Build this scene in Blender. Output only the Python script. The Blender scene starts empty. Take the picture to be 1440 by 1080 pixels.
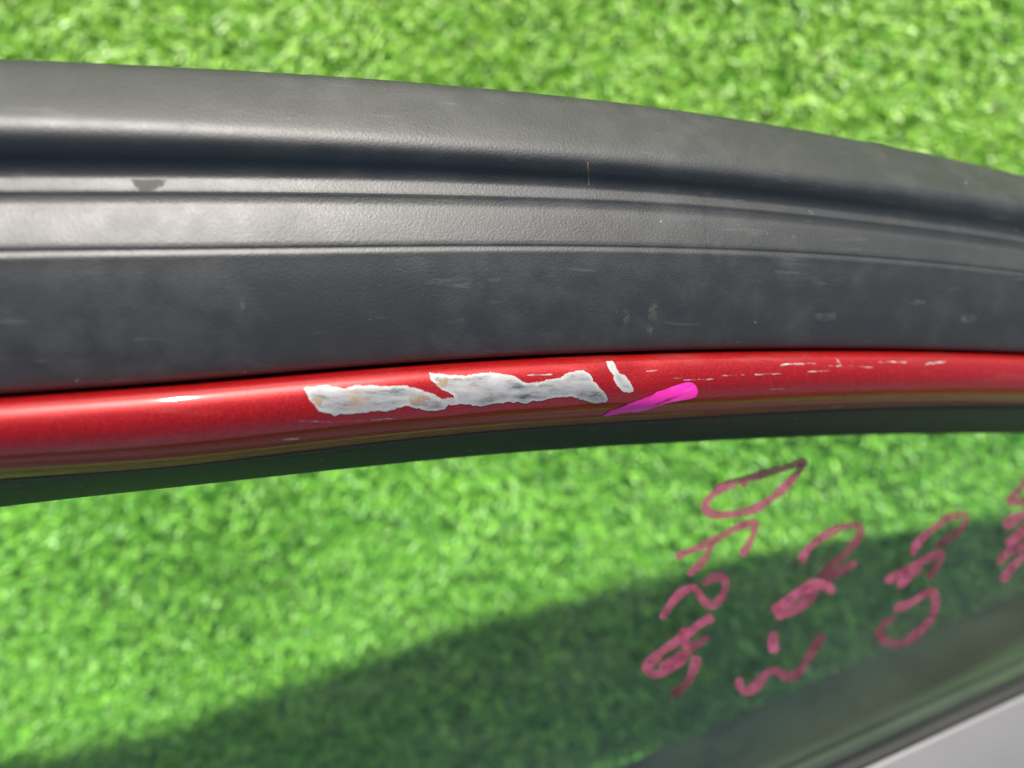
import bpy, bmesh, math, random
import numpy as np
from mathutils import Vector, Matrix
from mathutils.bvhtree import BVHTree

rng = np.random.default_rng(7)
random.seed(7)
scene = bpy.context.scene
C = scene.collection

# ------------------------------------------------------------------ camera
HC = 0.50            # camera height above the turf backing, looking straight down
F = 1100.0           # focal length in photo pixels (1440 wide)
cam = bpy.data.cameras.new('camera'); cam_o = bpy.data.objects.new('camera', cam); C.objects.link(cam_o)
cam_o.location = (0, 0, HC); cam_o.rotation_euler = (0, 0, 0)
cam.sensor_width = 36.0; cam.lens = F / 1440 * 36
cam.clip_start = 0.005; cam.clip_end = 100
cam.dof.use_dof = True; cam.dof.focus_distance = 0.236; cam.dof.aperture_fstop = 4.3
scene.camera = cam_o

# ------------------------------------------------------------------ light
SUN_EL, SUN_AZ = math.radians(44.5), math.radians(4)      # azimuth from +Y towards +X
sd = Vector((math.sin(SUN_AZ) * math.cos(SUN_EL), math.cos(SUN_AZ) * math.cos(SUN_EL), math.sin(SUN_EL)))
world = bpy.data.worlds.new('World'); scene.world = world; world.use_nodes = True
wn = world.node_tree.nodes; wl = world.node_tree.links
sky = wn.new('ShaderNodeTexSky'); sky.sky_type = 'NISHITA'; sky.sun_disc = False
sky.sun_elevation = SUN_EL; sky.sun_rotation = SUN_AZ
wl.new(sky.outputs[0], wn['Background'].inputs[0]); wn['Background'].inputs[1].default_value = 0.075
sky.dust_density = 3.0; sky.ozone_density = 0.6
sun = bpy.data.lights.new('sun', 'SUN'); sun.energy = 4.5; sun.angle = math.radians(1.5); sun.color = (1, 0.95, 0.88)
sun_o = bpy.data.objects.new('sun', sun); C.objects.link(sun_o); sun_o.location = sd * 5
sun_o.rotation_euler = sd.to_track_quat('Z', 'Y').to_euler()
scene.view_settings.view_transform = 'Standard'; scene.view_settings.look = 'None'
scene.view_settings.gamma = 1; scene.view_settings.exposure = 1.0

# ------------------------------------------------------------------ helpers
def unproj(px, py, d):
    return Vector(((px - 720) / F * d, -(py - 540) / F * d, HC - d))

def link(name, me, mat, parent=None, smooth=True):
    o = bpy.data.objects.new(name, me); C.objects.link(o)
    if mat: me.materials.append(mat)
    if parent is not None: o.parent = parent
    if smooth: me.polygons.foreach_set('use_smooth', [True] * len(me.polygons))
    return o

def mesh_obj(name, verts, faces, mat, parent=None, smooth=True):
    me = bpy.data.meshes.new(name); me.from_pydata([tuple(v) for v in verts], [], faces); me.update()
    bm = bmesh.new(); bm.from_mesh(me); bmesh.ops.recalc_face_normals(bm, faces=bm.faces); bm.to_mesh(me); bm.free()
    return link(name, me, mat, parent, smooth)

def spline(xs, ys):
    """natural cubic spline, linear outside"""
    xs = np.array(xs, float); ys = np.array(ys, float); n = len(xs); h = np.diff(xs)
    A = np.eye(n); b = np.zeros(n)
    for i in range(1, n - 1):
        A[i, i - 1], A[i, i], A[i, i + 1] = h[i - 1], 2 * (h[i - 1] + h[i]), h[i]
        b[i] = 6 * ((ys[i + 1] - ys[i]) / h[i] - (ys[i] - ys[i - 1]) / h[i - 1])
    m = np.linalg.solve(A, b)
    def f(x):
        x = min(max(x, xs[0]), xs[-1])
        i = min(int(np.searchsorted(xs, x, 'right')) - 1, n - 2)
        a, c = xs[i + 1] - x, x - xs[i]
        return float(m[i] * a**3 / (6 * h[i]) + m[i + 1] * c**3 / (6 * h[i]) + (ys[i] / h[i] - m[i] * h[i] / 6) * a + (ys[i + 1] / h[i] - m[i + 1] * h[i] / 6) * c)
    return f

class NT:
    def __init__(s, name):
        s.m = bpy.data.materials.new(name); s.m.use_nodes = True
        s.t = s.m.node_tree; s.t.nodes.clear(); s.out = s.n('ShaderNodeOutputMaterial')
    def n(s, typ, **kw):
        nd = s.t.nodes.new(typ)
        for k, v in kw.items():
            if k.startswith('i_'):
                key = k[2:]; key = int(key) if key.isdigit() else key.replace('_', ' ')
                nd.inputs[key].default_value = v
            else: setattr(nd, k, v)
        return nd
    def l(s, a, b): s.t.links.new(a, b)
    def obj(s): return s.n('ShaderNodeTexCoord').outputs['Object']
    def noise(s, scale, detail=4, rough=0.55, vec=None, stretch=None):
        nd = s.n('ShaderNodeTexNoise'); nd.inputs['Scale'].default_value = scale
        nd.inputs['Detail'].default_value = detail; nd.inputs['Roughness'].default_value = rough
        v = vec or s.obj()
        if stretch:
            mp = s.n('ShaderNodeMapping'); mp.inputs['Scale'].default_value = stretch; s.l(v, mp.inputs[0]); v = mp.outputs[0]
        s.l(v, nd.inputs['Vector']); return nd.outputs['Fac']
    def ramp(s, fac, stops, interp='LINEAR'):
        r = s.n('ShaderNodeValToRGB'); r.color_ramp.interpolation = interp; e = r.color_ramp.elements
        while len(e) < len(stops): e.new(0.5)
        for el, (p, c) in zip(e, stops):
            el.position = p; el.color = c if len(c) == 4 else (*c, 1)
        s.l(fac, r.inputs[0]); return r.outputs[0]
    def mix(s, fac, a, b, blend='MIX'):
        m = s.n('ShaderNodeMix', data_type='RGBA', blend_type=blend)
        for v, i in ((fac, 0), (a, 6), (b, 7)):
            if isinstance(v, (int, float)): m.inputs[i].default_value = v
            elif isinstance(v, tuple): m.inputs[i].default_value = (*v, 1) if len(v) == 3 else v
            else: s.l(v, m.inputs[i])
        return m.outputs[2]
    def math(s, op, a, b=0.0):
        m = s.n('ShaderNodeMath', operation=op)
        for v, i in ((a, 0), (b, 1)):
            if isinstance(v, (int, float)): m.inputs[i].default_value = v
            else: s.l(v, m.inputs[i])
        return m.outputs[0]
    def bump(s, h, strength, dist):
        b = s.n('ShaderNodeBump'); b.inputs['Strength'].default_value = strength; b.inputs['Distance'].default_value = dist
        s.l(h, b.inputs['Height']); return b.outputs[0]
    def bsdf(s, **kw):
        b = s.n('ShaderNodeBsdfPrincipled')
        for k, v in kw.items():
            k = k.replace('_', ' ')
            if hasattr(v, 'is_linked') or isinstance(v, bpy.types.NodeSocket): s.l(v, b.inputs[k])
            elif isinstance(v, tuple) and len(v) == 3: b.inputs[k].default_value = (*v, 1)
            else: b.inputs[k].default_value = v
        s.l(b.outputs[0], s.out.inputs[0]); return b

# ------------------------------------------------------------------ materials
def mat_rubber():
    m = NT('textured_black_rubber')
    big = m.noise(14, 4); mid = m.noise(90, 5, 0.6); fine = m.noise(2600, 3, 0.6); grain = m.noise(1300, 2, 0.5)
    dustm = m.ramp(m.math('MULTIPLY', big, mid), [(0.22, (0, 0, 0)), (0.42, (1, 1, 1))])
    col = m.mix(dustm, (0.013, 0.0145, 0.0145), (0.026, 0.0275, 0.0275))
    speck = m.ramp(m.noise(420, 2, 0.4), [(0.785, (0, 0, 0)), (0.80, (1, 1, 1))])
    col = m.mix(m.math('MULTIPLY', speck, 0.5), col, (0.30, 0.28, 0.25))
    scuff = m.ramp(m.noise(60, 6, 0.7, stretch=(0.5, 4.5, 1)), [(0.62, (0, 0, 0)), (0.80, (1, 1, 1))])
    col = m.mix(m.math('MULTIPLY', scuff, 0.22), col, (0.26, 0.26, 0.25))
    hair = m.ramp(m.noise(260, 4, 0.6, stretch=(0.12, 3.0, 1)), [(0.66, (0, 0, 0)), (0.74, (1, 1, 1))])
    hm = m.ramp(m.noise(25, 3), [(0.48, (0, 0, 0)), (0.62, (1, 1, 1))])
    col = m.mix(m.math('MULTIPLY', m.math('MULTIPLY', hair, hm), 0.16), col, (0.22, 0.22, 0.21))
    rough = m.n('ShaderNodeMapRange'); m.l(mid, rough.inputs[0]); rough.inputs[3].default_value = 0.42; rough.inputs[4].default_value = 0.60
    h = m.math('ADD', m.math('MULTIPLY', grain, 0.8), m.math('MULTIPLY', fine, 0.35))
    m.bsdf(Base_Color=col, Roughness=rough.outputs[0], Specular_IOR_Level=0.7, Normal=m.bump(h, 0.36, 0.0003))
    return m.m

def mat_red():
    m = NT('red_metallic_paint')
    v = m.n('ShaderNodeTexVoronoi'); v.inputs['Scale'].default_value = 4200; m.l(m.obj(), v.inputs['Vector'])
    flake = m.ramp(v.outputs['Color'], [(0.0, (0.18, 0.002, 0.003)), (0.6, (0.25, 0.004, 0.005)), (1.0, (0.48, 0.015, 0.016))])
    grime = m.ramp(m.noise(55, 5, 0.65, stretch=(0.6, 3, 1)), [(0.55, (0, 0, 0)), (0.8, (1, 1, 1))])
    col = m.mix(m.math('MULTIPLY', grime, 0.10), flake, (0.5, 0.3, 0.25))
    scr = m.ramp(m.noise(120, 3, 0.5, stretch=(0.10, 3.5, 1)), [(0.735, (0, 0, 0)), (0.76, (1, 1, 1))])
    col = m.mix(m.math('MULTIPLY', scr, 0.5), col, (0.8, 0.62, 0.58))
    nb = m.n('ShaderNodeNormalMap'); 
    wav = m.bump(m.noise(45, 2, 0.5, stretch=(0.7, 1.6, 1)), 0.10, 0.0008)
    b = m.bsdf(Base_Color=col, Metallic=0.35, Specular_IOR_Level=0.2, Roughness=0.34, Coat_Weight=0.95, Coat_Roughness=0.045, Coat_IOR=1.42)
    fl = m.n('ShaderNodeBump'); fl.inputs['Strength'].default_value = 0.12; fl.inputs['Distance'].default_value = 0.0003
    m.l(v.outputs['Distance'], fl.inputs['Height']); m.l(wav, fl.inputs['Normal'])
    m.l(fl.outputs[0], b.inputs['Normal']); m.l(wav, b.inputs['Coat Normal'])
    m.t.nodes.remove(nb)
    return m.m

def mat_scrape():
    m = NT('scraped_primer_and_filler')
    n1 = m.noise(230, 6, 0.7, stretch=(0.3, 1.5, 1)); n2 = m.noise(95, 4, 0.55); n3 = m.noise(900, 3, 0.6)
    e = m.n('ShaderNodeAttribute', attribute_name='rim').outputs['Fac']
    core = m.ramp(n1, [(0.38, (0.06, 0.063, 0.066)), (0.46, (0.17, 0.174, 0.177)), (0.54, (0.22, 0.222, 0.224)), (0.68, (0.28, 0.278, 0.275))])
    core = m.mix(m.ramp(n2, [(0.60, (0, 0, 0)), (0.68, (0.5, 0.5, 0.5))]), core, (0.24, 0.18, 0.12))
    rimc = m.ramp(m.noise(500, 4), [(0.3, (0.25, 0.247, 0.243)), (0.7, (0.34, 0.336, 0.33))])
    f = m.math('ADD', e, m.math('MULTIPLY', m.math('SUBTRACT', m.noise(380, 4), 0.5), 0.9))
    col = m.mix(m.ramp(f, [(0.25, (0, 0, 0)), (0.75, (1, 1, 1))]), rimc, core)
    h = m.math('ADD', n1, m.math('MULTIPLY', n3, 0.5))
    b = m.bsdf(Base_Color=col, Roughness=0.45, Specular_IOR_Level=0.5, Normal=m.bump(h, 0.12, 0.0004))
    tr = m.n('ShaderNodeBsdfTransparent'); mx = m.n('ShaderNodeMixShader')
    al = m.ramp(m.math('ADD', e, m.math('MULTIPLY', m.math('SUBTRACT', m.noise(800, 4, 0.7, stretch=(0.6, 1.3, 1)), 0.5), 0.40)), [(0.01, (0, 0, 0)), (0.08, (1, 1, 1))])
    m.l(al, mx.inputs[0]); m.l(tr.outputs[0], mx.inputs[1]); m.l(b.outputs[0], mx.inputs[2]); m.l(mx.outputs[0], m.out.inputs[0])
    return m.m

def mat_simple(name, col, rough, spec=0.5, nscale=300, nstr=0.2, metallic=0.0, var=0.25, dist=0.0005):
    m = NT(name); n = m.noise(nscale, 4); k = m.noise(nscale * 0.12, 4)
    c = m.mix(m.math('MULTIPLY', k, var * 2), col, tuple(min(1, x * 1.6 + 0.01) for x in col))
    m.bsdf(Base_Color=c, Roughness=rough, Specular_IOR_Level=spec, Metallic=metallic, Normal=m.bump(n, nstr, dist))
    return m.m

def mat_trim():
    m = NT('gloss_black_run_channel')
    sp = m.ramp(m.noise(700, 3, 0.5, stretch=(0.5, 1, 1)), [(0.70, (0, 0, 0)), (0.73, (1, 1, 1))])
    col = m.mix(m.math('MULTIPLY', sp, 0.45), (0.010, 0.011, 0.011), (0.45, 0.45, 0.42))
    m.bsdf(Base_Color=col, Roughness=0.42, Specular_IOR_Level=0.4, Normal=m.bump(m.noise(500, 3), 0.15, 0.0004))
    return m.m

def mat_film(name, col, opacity, rough=0.7, lo=0.38, hi=0.62):
    m = NT(name); n = m.noise(420, 5, 0.65)
    d = m.n('ShaderNodeBsdfPrincipled'); d.inputs['Base Color'].default_value = (*col, 1); d.inputs['Roughness'].default_value = rough
    tr = m.n('ShaderNodeBsdfTransparent'); mx = m.n('ShaderNodeMixShader')
    e = m.n('ShaderNodeAttribute', attribute_name='rim').outputs['Fac']
    f = m.math('MULTIPLY', m.ramp(e, [(0.0, (0, 0, 0)), (0.35, (1, 1, 1))]), m.ramp(n, [(lo, (0, 0, 0)), (hi, (1, 1, 1))]))
    m.l(m.math('MULTIPLY', f, opacity), mx.inputs[0]); m.l(tr.outputs[0], mx.inputs[1]); m.l(d.outputs[0], mx.inputs[2]); m.l(mx.outputs[0], m.out.inputs[0])
    return m.m

def mat_ink():
    m = NT('pink_paint_marker_on_glass')
    n = m.noise(260, 4, 0.6)
    a = m.n('ShaderNodeAttribute', attribute_name='ink')
    col = m.ramp(n, [(0.3, (0.28, 0.045, 0.10)), (0.7, (0.38, 0.09, 0.16))])
    d = m.n('ShaderNodeBsdfPrincipled'); m.l(col, d.inputs['Base Color']); d.inputs['Roughness'].default_value = 0.45
    tr = m.n('ShaderNodeBsdfTransparent'); tr.inputs[0].default_value = (0.75, 0.42, 0.55, 1)
    mx = m.n('ShaderNodeMixShader')
    al = m.math('MULTIPLY', a.outputs['Fac'], m.ramp(n, [(0.3, (0.50,) * 3), (0.62, (0.86,) * 3)]))
    m.l(al, mx.inputs[0]); m.l(tr.outputs[0], mx.inputs[1]); m.l(d.outputs[0], mx.inputs[2]); m.l(mx.outputs[0], m.out.inputs[0])
    return m.m

def mat_streak(name, cols, lo, hi, scale, stretch, rough=0.5, rot=0.0):
    m = NT(name)
    mp = m.n('ShaderNodeMapping'); mp.inputs['Rotation'].default_value = (0, 0, rot); m.l(m.obj(), mp.inputs[0])
    n = m.noise(scale, 5, 0.65, vec=mp.outputs[0], stretch=stretch)
    d = m.n('ShaderNodeBsdfPrincipled'); m.l(m.ramp(n, cols), d.inputs['Base Color']); d.inputs['Roughness'].default_value = rough
    tr = m.n('ShaderNodeBsdfTransparent'); mx = m.n('ShaderNodeMixShader')
    m.l(m.ramp(n, [(lo, (0, 0, 0)), (hi, (1, 1, 1))]), mx.inputs[0]); m.l(tr.outputs[0], mx.inputs[1]); m.l(d.outputs[0], mx.inputs[2]); m.l(mx.outputs[0], m.out.inputs[0])
    return m.m

def mat_pink():
    return mat_streak('magenta_paint_marker', [(0.35, (0.85, 0.012, 0.34)), (0.55, (0.92, 0.03, 0.42)), (0.75, (0.92, 0.14, 0.55))], 0.27, 0.37, 420, (0.22, 1.8, 1), 0.55, math.radians(-18))

def mat_glass(origin, nrm, along):
    m = NT('dusty_glass_painted_haze')
    lw = m.n('ShaderNodeLayerWeight'); lw.inputs[0].default_value = 0.5
    fr = m.math('ADD', m.math('MULTIPLY', m.math('POWER', lw.outputs['Facing'], 5.0), 0.96), 0.04)
    tr = m.n('ShaderNodeBsdfTransparent'); tr.inputs[0].default_value = (0.80, 0.93, 0.80, 1)
    gl = m.n('ShaderNodeBsdfGlossy'); gl.inputs['Roughness'].default_value = 0.02
    mx = m.n('ShaderNodeMixShader'); m.l(fr, mx.inputs[0]); m.l(tr.outputs[0], mx.inputs[1]); m.l(gl.outputs[0], mx.inputs[2])
    # pale reflection haze painted into the glass, stronger towards the belt seal
    geo = m.n('ShaderNodeNewGeometry')
    sub = m.n('ShaderNodeVectorMath', operation='SUBTRACT'); m.l(geo.outputs['Position'], sub.inputs[0]); sub.inputs[1].default_value = origin
    dot = m.n('ShaderNodeVectorMath', operation='DOT_PRODUCT'); m.l(sub.outputs[0], dot.inputs[0]); dot.inputs[1].default_value = nrm
    mr = m.n('ShaderNodeMapRange'); m.l(dot.outputs['Value'], mr.inputs[0])
    mr.inputs[1].default_value = -0.075; mr.inputs[2].default_value = -0.005; mr.inputs[3].default_value = 0.0; mr.inputs[4].default_value = 1.0
    patch = m.n('ShaderNodeMapRange'); m.l(m.noise(16, 4, 0.6), patch.inputs[0]); patch.inputs[1].default_value = 0.3; patch.inputs[2].default_value = 0.65; patch.inputs[3].default_value = 0.35; patch.inputs[4].default_value = 1.0
    haze_and_dust = m.math('MULTIPLY', m.math('POWER', mr.outputs[0], 1.3), patch.outputs[0])
    dot2 = m.n('ShaderNodeVectorMath', operation='DOT_PRODUCT'); m.l(sub.outputs[0], dot2.inputs[0]); dot2.inputs[1].default_value = along
    mr2 = m.n('ShaderNodeMapRange'); m.l(dot2.outputs['Value'], mr2.inputs[0])
    mr2.inputs[1].default_value = -0.06; mr2.inputs[2].default_value = 0.13; mr2.inputs[3].default_value = 0.05; mr2.inputs[4].default_value = 1.0
    haze_and_dust = m.math('MULTIPLY', haze_and_dust, mr2.outputs[0])
    sm = m.ramp(m.noise(30, 6, 0.7, stretch=(0.5, 2.0, 1)), [(0.45, (0, 0, 0)), (0.75, (1, 1, 1))])
    haze_and_dust = m.math('ADD', m.math('MULTIPLY', haze_and_dust, 0.11), m.math('ADD', 0.004, m.math('MULTIPLY', sm, 0.016)))  # painted haze plus faint dusty smears
    df = m.n('ShaderNodeBsdfDiffuse'); df.inputs[0].default_value = (0.55, 0.53, 0.48, 1)
    mx2 = m.n('ShaderNodeMixShader'); m.l(haze_and_dust, mx2.inputs[0]); m.l(mx.outputs[0], mx2.inputs[1]); m.l(df.outputs[0], mx2.inputs[2])
    m.l(mx2.outputs[0], m.out.inputs[0])
    return m.m

def mat_turf():
    m = NT('artificial_grass_fibre')
    a = m.n('ShaderNodeAttribute', attribute_name='fibre')
    b = m.n('ShaderNodeBsdfPrincipled'); m.l(a.outputs['Color'], b.inputs['Base Color'])
    b.inputs['Roughness'].default_value = 0.36; b.inputs['Specular IOR Level'].default_value = 0.7
    t = m.n('ShaderNodeBsdfTranslucent'); m.l(a.outputs['Color'], t.inputs[0])
    mx = m.n('ShaderNodeMixShader'); mx.inputs[0].default_value = 0.30
    m.l(b.outputs[0], mx.inputs[1]); m.l(t.outputs[0], mx.inputs[2]); m.l(mx.outputs[0], m.out.inputs[0])
    return m.m

def mat_backing():
    m = NT('turf_backing')
    n = m.noise(420, 5, 0.7); k = m.noise(12, 3)
    col = m.ramp(n, [(0.35, (0.035, 0.12, 0.010)), (0.6, (0.08, 0.27, 0.02)), (0.75, (0.14, 0.40, 0.04))])
    m.bsdf(Base_Color=col, Roughness=0.7, Normal=m.bump(n, 1.0, 0.01))
    return m.m

RUBBER, RED, SCRAPE, TRIM, INK, PINK = mat_rubber(), mat_red(), mat_scrape(), mat_trim(), mat_ink(), mat_pink()
LIP = mat_simple('brown_grey_lip', (0.03, 0.022, 0.020), 0.5, spec=0.3)
SEAL = mat_simple('belt_seal_rubber', (0.012, 0.013, 0.013), 0.65, spec=0.3)
SEALG = mat_simple('belt_strip_grey', (0.016, 0.021, 0.018), 0.6, spec=0.3)
PANEL = mat_simple('light_grey_plastic', (0.135, 0.135, 0.137), 0.45, nscale=500, nstr=0.3, var=0.1)
BELT_SHADE = mat_simple('painted_belt_shade', (0.008, 0.0075, 0.0065), 0.9, spec=0.15)  # near-black colour that paints the shade band below the belt

# ------------------------------------------------------------------ setting: ground + turf
ground = mesh_obj('ground', [(-4, -4, 0), (4, -4, 0), (4, 4, 0), (-4, 4, 0)], [(0, 1, 2, 3)], mat_backing(), smooth=False)
ground['kind'] = 'structure'

def build_turf(x0, x1, y0, y1, spacing, per):
    def grid(a0, a1, b0, b1, sp):
        nx, ny = int((a1 - a0) / sp), int((b1 - b0) / sp)
        gx, gy = np.meshgrid(np.arange(nx), np.arange(ny))
        return a0 + (gx.ravel() + rng.uniform(-.45, .45, nx * ny)) * sp, b0 + (gy.ravel() + rng.uniform(-.45, .45, nx * ny)) * sp
    cx, cy = grid(x0, x1, y0, y1, spacing)
    # the same mat goes on around, with fewer and wider fibres
    ox, oy = grid(-1.3, 1.3, -1.1, 1.5, 0.0085)
    keep = (ox < x0) | (ox > x1) | (oy < y0) | (oy > y1); ox, oy = ox[keep], oy[keep]
    wide = np.concatenate([np.ones(len(cx)), np.full(len(ox), 2.1)])
    cx, cy = np.concatenate([cx, ox]), np.concatenate([cy, oy]); nt = len(cx)
    # a smooth field gives the combed lean and the patches of longer pile
    ph = lambda fx, fy, p: np.sin(cx * fx + cy * fy + p)
    lean_a = 1.2 * ph(21, 9, 0.4) + 0.9 * ph(-13, 27, 2.1) + rng.normal(0, 0.9, nt) - 1.2
    tall = 1 + 0.12 * ph(31, -17, 1.0) + 0.10 * ph(11, 41, 0.2) + rng.normal(0, 0.26, nt)
    tcol = rng.normal(0, 1, nt)
    n = nt * per
    rep = lambda a: np.repeat(a, per)
    bx = rep(cx) + rng.normal(0, spacing * 0.22, n) * rep(wide); by = rep(cy) + rng.normal(0, spacing * 0.22, n) * rep(wide)
    ang = rep(lean_a) + rng.normal(0, 1.3, n)
    h = np.clip(rep(tall) * rng.uniform(0.55, 1.15, n), 0.35, 1.6) * 0.0095
    lean = np.abs(rng.normal(0.30, 0.16, n)) * h + 0.0006
    w = rng.uniform(0.6, 1.1, n) * 0.00085 * rep(wide)
    wa = ang + math.pi / 2 + rng.normal(0, 0.6, n)
    dx, dy = np.cos(ang), np.sin(ang); wx, wy = np.cos(wa) * w, np.sin(wa) * w
    V = np.empty((n, 7, 3), np.float32)
    for k, (t, ll, ww) in enumerate(((0.0, 0.0, 1.0), (0.55, 0.22, 1.0), (0.9, 0.65, 0.85))):
        px, py, pz = bx + dx * lean * ll * 1.6, by + dy * lean * ll * 1.6, h * t
        V[:, 2 * k, 0], V[:, 2 * k, 1], V[:, 2 * k, 2] = px - wx * ww, py - wy * ww, pz
        V[:, 2 * k + 1, 0], V[:, 2 * k + 1, 1], V[:, 2 * k + 1, 2] = px + wx * ww, py + wy * ww, pz
    V[:, 6, 0], V[:, 6, 1], V[:, 6, 2] = bx + dx * lean * 1.75, by + dy * lean * 1.75, h * 0.93
    V[:, :, 2] += 0.0005
    base = (np.arange(n) * 7)[:, None]
    loops = np.concatenate([base + np.array([[0, 1, 3, 2, 2, 3, 5, 4, 4, 5, 6]])], 1).ravel().astype(np.int32)
    starts = ((np.arange(n) * 11)[:, None] + np.array([[0, 4, 8]])).ravel().astype(np.int32)
    me = bpy.data.meshes.new('artificial_turf')
    me.vertices.add(n * 7); me.loops.add(len(loops)); me.polygons.add(n * 3)
    me.vertices.foreach_set('co', V.ravel()); me.loops.foreach_set('vertex_index', loops)
    me.polygons.foreach_set('loop_start', starts)
    me.update(calc_edges=True)
    mixv = np.clip(0.5 + 0.30 * rep(tcol) + rng.normal(0, 0.2, n), 0, 1)[:, None]
    c0, c1 = np.array([[0.10, 0.34, 0.014]]), np.array([[0.48, 0.80, 0.13]])
    col = c0 + (c1 - c0) * mixv
    pale = rng.random(n) < 0.15  # some fibres coloured paler to paint in the turf's pale highlights
    col[pale] = np.array([0.50, 0.72, 0.26])
    cc = np.ones((n, 7, 4), np.float32); cc[:, :, :3] = col[:, None, :]
    at = me.attributes.new('fibre', 'FLOAT_COLOR', 'POINT'); at.data.foreach_set('color', cc.ravel())
    o = link('artificial_turf', me, mat_turf(), None, smooth=False)
    o['kind'] = 'stuff'; o['label'] = 'bright green artificial turf under the car door'; o['category'] = 'turf'
    return o
build_turf(-0.52, 0.52, -0.44, 0.38, 0.0036, 5)

# ------------------------------------------------------------------ frame curves (traced section lines, each with its own depth)
XS = [-300, 0, 240, 480, 720, 960, 1200, 1440, 1800]
cv = {
 'A': spline(XS, [76, 83, 94, 108, 128, 156, 196, 247, 352]),
 'B': spline(XS, [168, 172, 180, 192, 208, 228, 255, 288, 365]),
 'D': spline(XS, [247, 248, 248, 251, 259, 274, 299, 333, 405]),
 'E': spline(XS, [274, 273, 273, 275, 280, 290, 312, 343, 412]),
 'F': spline(XS, [362, 355, 352, 349, 347, 350, 361, 384, 438]),
 'G': spline(XS, [578, 554, 537, 517, 501, 492, 490, 496, 520]),
 'I': spline(XS, [704, 674, 656, 628, 604, 588, 575, 571, 580]),
 'J': spline(XS, [755, 713, 686, 660, 637, 622, 612, 609, 612]),
}
D0, AX = 0.228, 0.31
def dbase(px): return D0 / (1 - AX * (px - 720) / F)

def key_y(px, key):
    a, b, f, off = key
    ya = cv[a](px); yb = cv[b](px)
    return ya + (yb - ya) * f + off * (D0 / dbase(px))

def section(px, keys, n=6):
    """keys: (a,b,f,off_px,h_mm,crease) -> smooth list of (py, h)"""
    P = [np.array([key_y(px, k[:4]), k[4] * 5.0]) for k in keys]     # 1 mm ~ 5 px
    out = []
    for i in range(len(P) - 1):
        p1, p2 = P[i], P[i + 1]
        p0 = P[i - 1] if i > 0 and not keys[i][5] else p1 * 2 - p2 * 1.0
        p3 = P[i + 2] if i + 2 < len(P) and not keys[i + 1][5] else p2 * 2 - p1
        l1 = np.linalg.norm(p2 - p1)
        m1 = (p2 - p0) / (np.linalg.norm(p1 - p0) + l1) * l1
        m2 = (p3 - p1) / (np.linalg.norm(p3 - p2) + l1) * l1
        for k in range(n):
            t = k / n
            out.append(p1 * (2*t**3 - 3*t**2 + 1) + m1 * (t**3 - 2*t**2 + t) + p2 * (-2*t**3 + 3*t**2) + m2 * (t**3 - t**2))
    out.append(P[-1])
    return [(float(p[0]), float(p[1]) / 5.0) for p in out]

COLS = list(np.linspace(-300, 1800, 176))
def rows_3d(keys, n=6, hfun=None):
    R = []
    for px in COLS:
        row = []
        for (py, h) in section(px, keys, n):
            if hfun: h = h + hfun(px, py)
            row.append(unproj(px, py, dbase(px) - h * 0.001))
        R.append(row)
    # carry the member on to both sides in space: level out and bend towards the belt on the left, run on to the right
    tl = [(R[0][j] - R[4][j]) for j in range(len(R[0]))]; tl = sum(tl, Vector()) / len(tl)
    tr = sum([(R[-1][j] - R[-5][j]) for j in range(len(R[0]))], Vector()) / len(R[0])
    tl.normalize(); tr.normalize()
    left = []; cur = R[0]; d = tl.copy()
    for k in range(14):
        d = (d + Vector((0, -0.02 * k / 6, -0.055))).normalized()
        cur = [p + d * 0.022 for p in cur]; left.append(cur)
    right = []; cur = R[-1]; d = tr.copy()
    for k in range(4):
        cur = [p + d * 0.02 for p in cur]; right.append(cur)
    return left[::-1] + R + right

def loft(name, keys, mat, parent, n=6, hfun=None, depth=0.010, close=True):
    R = rows_3d(keys, n, hfun); m = len(R[0]); V = []; Fc = []
    for row in R:
        V += row
        if close: V += [row[-1] + Vector((0, 0, -depth)), row[0] + Vector((0, 0, -depth))]
    w = m + 2 if close else m
    for i in range(len(R) - 1):
        for j in range(w if close else w - 1):
            k = (j + 1) % w
            Fc.append((i * w + j, i * w + k, (i + 1) * w + k, (i + 1) * w + j))
    if close:
        Fc.append(tuple(range(w))); Fc.append(tuple(range((len(R) - 1) * w, len(R) * w)))
    o = mesh_obj(name, V, Fc, mat, parent)
    o.data.set_sharp_from_angle(angle=math.radians(50))
    return o, R

# ------------------------------------------------------------------ the door
B1, B2 = unproj(1205, 1084, 0.362), unproj(1445, 972, 0.382)     # edge where the grey panel meets the belt seal
U = (B2 - B1).normalized()
N = Vector((U.y, -U.x, 0)).normalized()                           # outwards, away from the glass
door = bpy.data.objects.new('car_door', None); C.objects.link(door)
base_pt = B1 + N * 0.25; door.location = (base_pt.x, base_pt.y, 0)
door['label'] = 'removed car door with black sealed window frame, scraped red strip and marked glass'
door['category'] = 'car door'
bpy.context.view_layer.update()
def adopt(o, p=None):
    o.parent = p or door
    o.matrix_parent_inverse = Matrix.Translation(-Vector(door.location))
    return o

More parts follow.
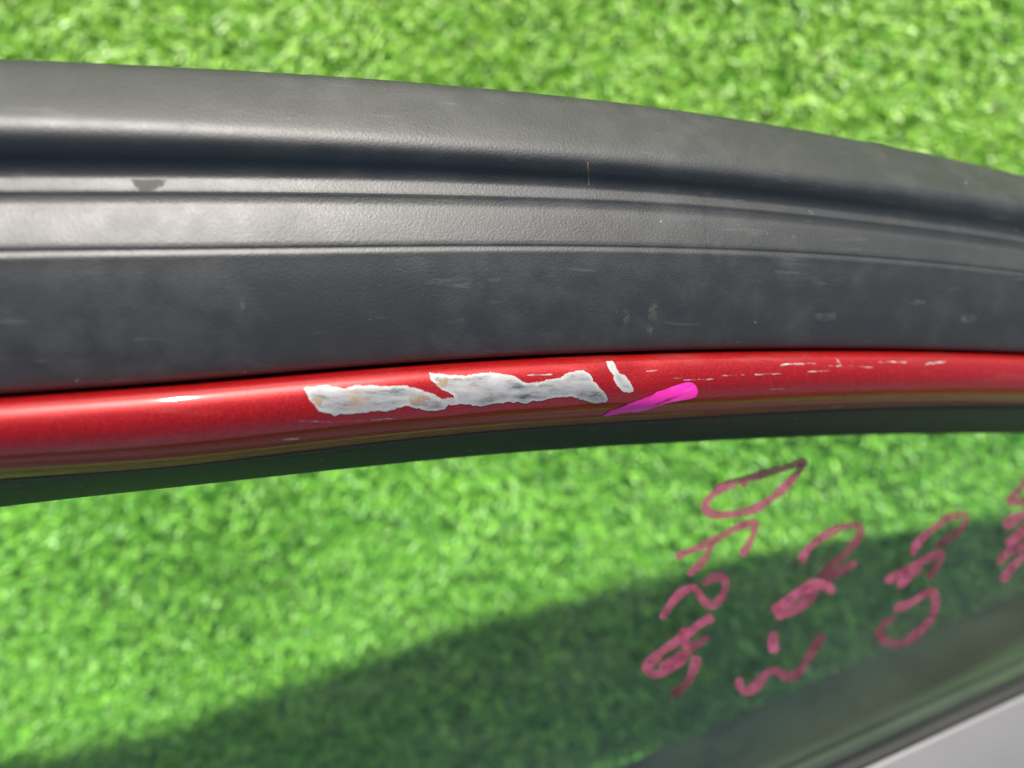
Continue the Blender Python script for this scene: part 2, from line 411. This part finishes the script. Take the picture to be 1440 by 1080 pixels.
seal_keys = [
 ('A','B',0,0,-17,True), ('A','B',0.0,1.5,-14.0,False), ('A','B',0.14,0,-11.2,False), ('A','B',0.5,0,-5.6,False), ('A','B',0.78,0,-2.0,False), ('A','B',0.97,0,-0.3,False),
 ('B','D',0.22,0,-0.1,False), ('B','D',0.48,0,-1.5,False), ('B','D',0.80,0,-4.1,False), ('D','E',0.0,0,-4.9,False),
 ('D','E',0.40,0,-4.5,False), ('D','E',0.70,0,-4.0,False), ('E','F',0.0,-4,-3.75,False), ('E','F',0.0,3.0,-3.98,False), ('E','F',0.0,12.0,-3.9,False),
 ('E','F',0.35,0,-3.0,False), ('E','F',0.84,0,-1.2,False), ('E','F',0.94,0,-1.08,False), ('F','G',0.0,-0.5,-1.26,False),
 ('F','G',0.0,6,-0.85,False), ('F','G',0.08,0,-0.95,False), ('F','G',0.28,0,-1.8,False), ('F','G',0.55,0,-3.7,False), ('F','G',0.82,0,-6.5,False),
 ('F','G',0.96,0,-8.5,False), ('F','G',1.0,0,-10.2,False), ('F','G',0.985,0,-13,True)]
def seal_h(px, py):
    return 0.10 * math.sin(px / 170.0 + 1.0) * math.sin(py / 90.0)
seal, _ = loft('weather_seal', seal_keys, RUBBER, None, 5, seal_h)
seal['label'] = 'black textured rubber seal with raised ribs'

red_keys = [
 ('G','I',-0.06,0,-17.0,True), ('G','I',0.03,0,-12.6,False), ('G','I',0.07,0,-8.0,False), ('G','I',0.14,0,-5.0,False), ('G','I',0.25,0,-3.75,False),
 ('G','I',0.40,0,-3.4,False), ('G','I',0.54,0,-4.1,False), ('G','I',0.68,0,-5.9,False), ('G','I',0.80,0,-8.4,False), ('G','I',0.91,0,-12.2,False), ('G','I',1.0,0,-18.5,True)]
def red_h(px, py):
    g = lambda x, y, sx, sy: math.exp(-((px - x) / sx)**2 - ((py - y) / sy)**2)
    h = -1.0 * g(895, 522, 30, 26) + 0.45 * g(835, 535, 40, 30) - 0.35 * g(610, 560, 40, 22)
    return h + 0.10 * math.sin(px / 95.0) + 0.06 * math.sin(px / 41.0 + 2)
red, _ = loft('painted_frame', red_keys, RED, None, 7, red_h)
red['label'] = 'glossy red painted frame strip with scraped paint'

lip, _ = loft('frame_lip', [('I','J',-0.06,0,-19.0,True), ('I','J',0.02,0,-18.8,False), ('I','J',0.10,0,-19.4,False), ('I','J',0.14,0,-20.6,True)], LIP, None, 3, None, 0.004)
trim, TR = loft('glass_run_channel', [('I','J',0.08,0,-20.0,True), ('I','J',0.2,0,-21.5,False), ('I','J',0.6,0,-29.0,False), ('I','J',0.95,0,-37,False), ('I','J',1.0,0,-39,True)], TRIM, None, 4, None, 0.006)

# glass: ruled between the channel and the belt seal, 4 mm thick
JL = [row[-1] + Vector((0, 0.006, 0.0015)) for row in TR]
sA, sB = -0.62, 0.20
gv, gf = [], []; GN = 30
belt0 = lambda s: B1 + U * s + N * 0.012 + Vector((0, 0, -0.012))
for i, p in enumerate(JL):
    # belt point: straight across from the channel along the section direction
    x = (p - B1).dot(U); q = belt0(max(sA, min(sB + 0.1, x + 0.03)))
    for k in range(GN + 1):
        t = k / GN; v = p.lerp(q, t); v.z += 0.012 * 4 * t * (1 - t) * 0.5
        gv.append(v)
ncol = len(JL); w = GN + 1; nn = len(gv)
gv += [v + Vector((0, 0, -0.004)) for v in gv]
for i in range(ncol - 1):
    for k in range(GN):
        a, b, c, d = i * w + k, i * w + k + 1, (i + 1) * w + k + 1, (i + 1) * w + k
        gf += [(a, b, c, d), (d + nn, c + nn, b + nn, a + nn)]
for i in range(ncol - 1):
    for k in (0, GN):
        a, b = i * w + k, (i + 1) * w + k; gf.append((a, b, b + nn, a + nn))
for k in range(GN):
    for i in (0, ncol - 1):
        a, b = i * w + k, i * w + k + 1; gf.append((a, b, b + nn, a + nn))
glass = mesh_obj('window_glass', gv, gf, mat_glass(tuple(B1), tuple(N), tuple(U)), None)
glass.data.set_sharp_from_angle(angle=math.radians(40))
glass['label'] = 'clear window glass with pink handwriting'

# belt seal strips and body, extruded along the belt line
def strip(name, prof, mat, s0=sA - 0.03, s1=sB, ns=30, closed=True, floor=None):
    V, Fc = [], []; m = len(prof)
    for i in range(ns + 1):
        s = s0 + (s1 - s0) * i / ns; o = B1 + U * s
        for (a, z) in prof:
            p = o + N * a + Vector((0, 0, z))
            if z <= -0.9: p.z = 0.003
            V.append(p)
    for i in range(ns):
        for j in range(m):
            k = (j + 1) % m; Fc.append((i * m + j, i * m + k, (i + 1) * m + k, (i + 1) * m + j))
    Fc.append(tuple(range(m))); Fc.append(tuple(range(ns * m, (ns + 1) * m)))
    o = mesh_obj(name, V, Fc, mat, None)
    bv = o.modifiers.new('round', 'BEVEL'); bv.width = 0.0012; bv.segments = 2; bv.limit_method = 'ANGLE'
    o.data.set_sharp_from_angle(angle=math.radians(45)); return o
belt_lip = strip('belt_seal_lip', [(-0.0185, -0.0030), (-0.0155, 0.0000), (-0.0135, -0.0020), (-0.0140, -0.0065), (-0.0180, -0.0070)], SEAL)
belt_strip = strip('belt_seal_strip', [(-0.0136, -0.0045), (-0.0110, -0.0012), (-0.0070, -0.0004), (-0.0045, -0.0030), (-0.0045, -0.0080), (-0.0134, -0.0080)], SEALG)
belt_edge = strip('belt_seal_edge', [(-0.0048, -0.0025), (-0.0025, 0.0012), (0.0006, 0.0004), (0.0012, -0.0060), (-0.0046, -0.0065)], SEAL)
shade_strip = strip('belt_shade_strip', [(-0.016, -0.060), (-0.008, -0.052), (0.002, -0.020), (0.012, -0.0165), (0.016, -0.03), (0.004, -0.062)], BELT_SHADE)  # added dark strip standing in for shade under the glass, not a door part
body = strip('door_panel', [(0.0008, -0.0035), (0.0035, -0.0012), (0.030, -0.0020), (0.10, -0.010), (0.26, -0.030), (0.40, -0.060), (0.44, -0.11), (0.44, -1), (0.20, -1), (0.10, -0.09), (0.03, -0.04), (0.0008, -0.014)], PANEL, s1=sB + 0.12)

# pillar closing the window on the far left
def tube(name, pts, wd, mat):
    V, Fc = [], []; m = 10
    for i, p in enumerate(pts):
        t = (pts[min(i + 1, len(pts) - 1)] - pts[max(i - 1, 0)]).normalized(); s = t.cross(Vector((0, 0, 1))).normalized(); u = s.cross(t)
        for k in range(m):
            a = 2 * math.pi * k / m; ca, sa = math.cos(a), math.sin(a)
            V.append(p + s * wd * math.copysign(abs(ca)**0.6, ca) + u * 0.008 * math.copysign(abs(sa)**0.6, sa))
    for i in range(len(pts) - 1):
        for j in range(m):
            k = (j + 1) % m; Fc.append((i * m + j, i * m + k, (i + 1) * m + k, (i + 1) * m + j))
    Fc += [tuple(range(m)), tuple(range((len(pts) - 1) * m, len(pts) * m))]
    return mesh_obj(name, V, Fc, mat, None)
pa = TR[0][0] + Vector((0.01, 0.03, 0)); pb = B1 + U * (sA - 0.01) + N * 0.02 + Vector((0, 0, -0.012))
pillar = tube('window_pillar', [pa.lerp(pb, k / 8) + Vector((0, 0, 0.012 * math.sin(math.pi * k / 8))) for k in range(9)], 0.028, TRIM)
for o in (seal, red, lip, trim, glass, belt_lip, belt_strip, belt_edge, shade_strip, body, pillar): adopt(o)

# ------------------------------------------------------------------ marks on the paint and on the glass
bpy.context.view_layer.update()
def bvh_of(o):
    me = o.data
    return BVHTree.FromPolygons([v.co.copy() for v in me.vertices], [tuple(p.vertices) for p in me.polygons])
BV_RED, BV_GLASS = bvh_of(red), bvh_of(glass)
CAMP = Vector((0, 0, HC))
def hit(bv, px, py, lift):
    d = Vector(((px - 720) / F, -(py - 540) / F, -1)).normalized()
    loc, nr, idx, dist = bv.ray_cast(CAMP, d)
    if loc is None: return None
    if nr.dot(d) > 0: nr = -nr
    return loc + nr * lift

def child_of(o, parent):
    o.parent = parent; o.matrix_parent_inverse = parent.matrix_world.inverted(); return o

def inside(poly, x, y):
    r = False; n = len(poly)
    for i in range(n):
        x1, y1 = poly[i]; x2, y2 = poly[(i + 1) % n]
        if (y1 > y) != (y2 > y) and x < (x2 - x1) * (y - y1) / (y2 - y1) + x1: r = not r
    return r

def ragged(poly, amp, step=3.0):
    out = []
    for i in range(len(poly)):
        a, b = np.array(poly[i], float), np.array(poly[(i + 1) % len(poly)], float)
        k = max(1, int(np.linalg.norm(b - a) / step))
        for j in range(k):
            p = a + (b - a) * j / k
            out.append(p + np.array([random.gauss(0, amp), random.gauss(0, amp)]))
    o = np.array(out)
    return [tuple(p) for p in (o * 0.6 + np.roll(o, 1, 0) * 0.2 + np.roll(o, -1, 0) * 0.2)]

RIM = 9.0
def patch(name, poly, bv, lift, mat, parent, amp=1.0, holes=()):
    """a thin film with a ragged outline, draped on the surface below it"""
    pl = ragged(poly, amp)
    bm = bmesh.new()
    vs = [bm.verts.new((x, y, 0)) for x, y in pl]; f = bm.faces.new(vs)
    xs = [p[0] for p in pl]; ys = [p[1] for p in pl]
    g = list(bm.faces)
    for axis, lo, hi in ((0, min(xs), max(xs)), (1, min(ys), max(ys))):
        c = lo + 2.0
        while c < hi:
            co = (c, 0, 0) if axis == 0 else (0, c, 0); no = (1, 0, 0) if axis == 0 else (0, 1, 0)
            bmesh.ops.bisect_plane(bm, geom=list(bm.verts) + list(bm.edges) + list(bm.faces), plane_co=co, plane_no=no)
            c += 6.0 if axis == 0 else 4.0
    hp = [ragged(h, amp * 0.6) for h in holes]
    if hp:
        kill = [fc for fc in bm.faces if any(inside(h, *fc.calc_center_median().to_2d()) for h in hp)]
        bmesh.ops.delete(bm, geom=kill, context='FACES')
    bmesh.ops.triangulate(bm, faces=bm.faces)
    arr = np.array(pl); lay = bm.verts.layers.float.new('rim')
    for v in bm.verts:
        v[lay] = min(1.0, float(np.min(np.hypot(arr[:, 0] - v.co.x, arr[:, 1] - v.co.y))) / RIM)
        p = hit(bv, v.co.x, v.co.y, lift)
        if p: v.co = p
    bmesh.ops.recalc_face_normals(bm, faces=bm.faces)
    me = bpy.data.meshes.new(name); bm.to_mesh(me); bm.free()
    if me.polygons and sum(p.normal.z for p in me.polygons) < 0: me.flip_normals()
    o = link(name, me, mat); return child_of(o, parent)

S1 = lambda pts: [(400 + x / 4, 440 + y / 4) for x, y in pts]
S2 = lambda pts: [(740 + x / 4, 440 + y / 4) for x, y in pts]
S3 = lambda pts: [(1080 + x / 4, 440 + y / 4) for x, y in pts]
p = patch('paint_scrape', S1([(105,420),(250,405),(330,425),(420,405),(560,415),(650,405),(740,420),(810,446),(880,478),(925,508),(895,548),(800,550),(720,528),(640,530),(590,552),(480,555),(400,565),(300,572),(285,590),(268,562),(200,555),(150,500),(125,455)]), BV_RED, 0.00012, SCRAPE, red)
p['label'] = 'grey white scrape where the paint is gone'
patch('paint_scrape', S1([(805,335),(870,345),(930,350),(1000,352),(1080,340),(1190,335),(1290,355),(1360,395),(1440,385)]) + S2([(50,395),(120,378),(190,360),(240,330),(310,315),(350,335),(385,390),(430,440),(462,490),(450,508),(400,510),(330,495),(260,475),(170,475),(90,495),(20,500)]) + S1([(1360,505),(1250,500),(1120,520),(1000,518),(900,516),(862,484),(960,474),(925,448),(870,425),(830,385)]), BV_RED, 0.00012, SCRAPE, red)
patch('paint_chip', S2([(444,272),(490,272),(506,308),(522,334),(520,344),(552,344),(580,386),(608,438),(586,452),(544,444),(514,416),(488,376),(494,352),(468,328)]), BV_RED, 0.00012, SCRAPE, red, 0.5)
FIL = mat_film('tan_filler', (0.27, 0.17, 0.09), 0.9)
def blob(cx, cy, rx, ry): return [(cx + rx * math.cos(a) , cy + ry * math.sin(a)) for a in np.linspace(0, 2 * math.pi, 16, False)]
for (bx_, by_, rx_, ry_) in ((590, 562, 14, 7.5), (613, 569, 6, 3), (445, 564, 8, 6), (621, 537, 8, 7), (816, 551, 6, 4)):
    patch('filler_spot', blob(bx_, by_, rx_ * 1.2, ry_ * 1.2), BV_RED, 0.0002, FIL, red, 1.5)
SCW = mat_streak('bare_scratch', [(0.3, (0.26, 0.22, 0.21)), (0.7, (0.44, 0.41, 0.40))], 0.40, 0.66, 500, (0.35, 1.0, 1))
def scr(pts, wd):
    wd *= 0.8; up = [(x, y - wd) for x, y in pts]; dn = [(x, y + wd) for x, y in pts[::-1]]
    patch('scratch', up + dn, BV_RED, 0.00012, SCW, red, 0.55)
scr(S2([(0,350),(80,350),(150,345)]), 1.2); scr(S2([(672,330),(740,323)]), 1.0); scr(S2([(760,374),(880,366)]), 0.6); scr(S2([(880,378),(1060,372)]), 0.35)
scr(S2([(1085,354),(1230,347)]), 0.6); scr(S2([(1280,347),(1430,342)]), 0.7); scr(S3([(60,292),(160,288),(268,285)]), 1.1); scr(S3([(382,255),(392,272),(408,292)]), 2.2)
scr(S3([(335,299),(480,299),(600,308)]), 0.6); scr(S3([(220,331),(355,322)]), 0.6); scr(S3([(615,277),(700,276),(780,278)]), 1.2); scr(S3([(880,292),(940,282),(1005,274)]), 1.8)
scr(S3([(0,344),(75,342)]), 0.5); scr(S3([(0,430),(185,426)]), 0.5); scr([(420,592),(470,593),(560,588)], 0.5)
p = patch('marker_dash', S2([(425,578),(470,550),(560,515),(680,470),(740,440),(820,415),(890,392),(925,388),(950,405),(968,440),(955,470),(920,485),(830,495),(760,515),(690,540),(620,555),(550,558),(480,575)]), BV_RED, 0.0002, PINK, red, 0.5)
p['label'] = 'bright magenta marker dash beside the scrape'

# handwriting: ribbons of ink on the glass (x, y, width, ink)
def stroke_mesh(bm, lay, pts, wd, ink0=1.0, ink1=1.0, closed=False):
    P = [np.array(q, float) for q in pts]; dense = []
    n = len(P)
    for i in range(n if closed else n - 1):
        p1, p2 = P[i], P[(i + 1) % n]
        p0 = P[i - 1] if (i > 0 or closed) else p1; p3 = P[(i + 2) % n] if (i + 2 < n or closed) else p2
        k = max(2, int(np.linalg.norm(p2 - p1) / 2.0))
        for j in range(k):
            t = j / k
            dense.append(0.5 * (2*p1 + (p2 - p0)*t + (2*p0 - 5*p1 + 4*p2 - p3)*t*t + (3*p1 - p0 - 3*p2 + p3)*t**3))
    if not closed: dense.append(P[-1])
    m = len(dense); prev = None; rows = []
    ph = random.uniform(0, 6)
    for i, q in enumerate(dense):
        a = dense[(i + 1) % m] if (closed or i + 1 < m) else dense[i]; b = dense[i - 1] if (closed or i > 0) else dense[i]
        t = a - b; t = t / (np.linalg.norm(t) + 1e-9); nrm = np.array([-t[1], t[0]])
        f = i / max(1, m - 1)
        end = 1.0 if closed else min(1, 0.45 + 0.28 * i, 0.45 + 0.28 * (m - 1 - i))
        ww = wd * 0.88 * end * (1 + 0.16 * math.sin(i * 0.23 + ph) + random.gauss(0, 0.04))
        ink = ink0 + (ink1 - ink0) * f
        row = []
        for s, e in ((-1, 0.75), (-0.7, 1.0), (0, 0.86), (0.7, 1.0), (1, 0.75)):
            c = q + nrm * s * ww; h = hit(BV_GLASS, c[0], c[1], 0.00015)
            if h is None: row = None; break
            v = bm.verts.new(h); v[lay] = ink * e; row.append(v)
        rows.append(row)
    for i in range(m if closed else m - 1):
        r0, r1 = rows[i], rows[(i + 1) % m]
        if r0 and r1:
            for k in range(4): bm.faces.new((r0[k], r0[k + 1], r1[k + 1], r1[k]))

G1 = lambda pts: [(880 + x / 4, 620 + y / 4) for x, y in pts]
G2 = lambda pts: [(880 + x / 4, 800 + y / 4) for x, y in pts]
G3 = lambda pts: [(1140 + x / 4.8, 640 + y / 4.8) for x, y in pts]
G6 = lambda pts: [(960 + x / 3, 720 + y / 3) for x, y in pts]
def glyph(*strokes):
    bm = bmesh.new(); lay = bm.verts.layers.float.new('ink')
    for s in strokes: stroke_mesh(bm, lay, *s)
    me = bpy.data.meshes.new('handwriting'); bm.to_mesh(me); bm.free()
    if me.polygons and sum(p.normal.z for p in me.polygons) < 0: me.flip_normals()
    child_of(link('handwriting', me, INK), glass)
glyph((G1([(1000,120),(900,148),(750,192),(600,235),(500,290),(447,355),(470,405),(560,415),(680,395),(780,350),(880,270),(955,190)]), 6.5, 0.95, 0.95, True), (G1([(640,225),(665,238),(685,232)]), 6, 1, 1))
glyph((G1([(280,650),(400,602),(500,555),(600,500),(670,470),(730,462),(712,530),(685,590),(648,645)]), 5.8, 1, 0.75), (G1([(350,752),(420,690),(460,630),(495,565)]), 5.5, 1, 0.7))
glyph((G1([(200,1000),(250,920),(315,850),(385,828),(430,890),(482,922),(532,888),(560,820),(550,770),(500,768),(430,800)]), 6.5, 1, 0.55))
glyph((G2([(490,268),(400,320),(335,375),(220,450),(135,525),(118,565),(180,592),(270,540),(340,485)]), 7.5, 1, 0.7), (G2([(340,330),(330,380),(340,440),(350,500)]), 8, 1, 0.7),
      (G2([(400,490),(375,580),(330,655),(255,712)]), 7, 1, 0.15), (G2([(470,375),(410,415),(360,450)]), 6, 0.3, 0.6), (G2([(190,560),(260,520),(320,470)]), 9, 0.7, 0.5))
glyph((G1([(985,665),(1030,600),(1120,530),(1220,482),(1300,475),(1315,520),(1265,600),(1180,680),(1080,765)]), 6.3, 1, 0.25), (G1([(980,650),(988,668),(982,680)]), 8.5, 1, 1), (G1([(1295,680),(1220,725),(1120,780)]), 6.5, 0.6, 0.3))
glyph((G2([(1160,140),(1140,100),(1060,88),(960,140),(880,205),(825,245)]), 8.5, 1, 1), (G2([(840,262),(900,250),(980,210),(1050,140),(1070,110)]), 8, 0.9, 0.55))
glyph((G2([(832,352),(826,410),(835,472)]), 7.5, 1, 1))
glyph((G2([(642,610),(638,655),(678,688),(740,650),(785,592),(840,572),(900,603),(960,588),(1020,510),(1070,430),(1115,365)]), 7, 1, 0.3))
glyph((G3([(685,640),(740,570),(830,490),(930,420),(1030,405),(1048,440),(1000,510),(930,560),(840,615)]), 5.8, 1, 0.2), (G3([(675,640),(690,645),(700,635)]), 8, 1, 1))
glyph((G3([(500,850),(600,800),(700,740),(800,690),(885,660),(872,710),(830,780),(785,835)]), 6, 1, 0.35), (G3([(590,890),(650,820),(740,745)]), 7, 1, 0.8))
glyph((G6([(890,410),(960,382),(1035,338),(1062,345),(1060,420),(1020,482),(935,548),(870,550),(832,522),(845,475),(895,440)]), 6.3, 0.95, 0.4))
glyph((G3([(1500,120),(1440,190),(1385,255),(1340,300),(1400,318),(1480,300)]), 6, 0.8, 0.6), (G3([(1345,285),(1350,305)]), 7, 1, 1), (G3([(1305,485),(1380,425),(1450,395),(1560,350)]), 8, 0.9, 0.6),
      (G3([(1320,600),(1380,560),(1450,500),(1560,440)]), 9, 1, 0.8), (G3([(1265,735),(1320,660),(1400,630),(1500,560)]), 6, 0.85, 0.5), (G3([(1300,850),(1330,790),(1400,715),(1470,650),(1560,600)]), 6.5, 1, 0.7), (G3([(1300,835),(1305,855)]), 7, 1, 1))

# stains and scuffs on the rubber seal
BV_SEAL = bvh_of(seal)
STAIN = mat_simple('dry_rust_mark', (0.12, 0.075, 0.05), 0.8, nscale=500)
SCUFF = mat_film('pale_scuff', (0.11, 0.11, 0.10), 0.4)
DAMP = mat_film('dark_damp_mark', (0.040, 0.040, 0.038), 0.6, 0.8, 0.1, 0.45)
RIM = 4.0
def mark(name, pts, mat, amp=0.4): patch(name, pts, BV_SEAL, 0.00008, mat, seal, amp)
mark('rust_mark', [(825, 226), (827.5, 227), (829, 262), (827, 262)], STAIN)
mark('rust_mark', [(829, 276), (832, 275), (833.5, 283), (830, 284)], SCUFF)
mark('damp_mark', [(183, 252), (236, 252), (229, 262), (214, 269), (196, 268), (188, 260)], DAMP)
for (x, y, a, b) in ((105, 257, 2, 3), (237, 451, 3.5, 4), (341, 425, 3, 7), (648, 449, 3, 3), (918, 440, 5, 9), (912, 462, 3, 7), (1010, 345, 3, 1.5), (1142, 301, 2, 4), (1060, 293, 4, 1),
                     (1102, 292, 4, 1.2), (1203, 350, 4, 1), (666, 187, 2, 1), (534, 245, 2, 2), (700, 248, 4, 2), (1290, 425, 9, 3), (1160, 445, 10, 4), (1362, 448, 8, 4), (880, 446, 3, 8)):
    mark('scuff', blob(x, y, a * 1.6, b * 1.6), SCUFF, 0.8)
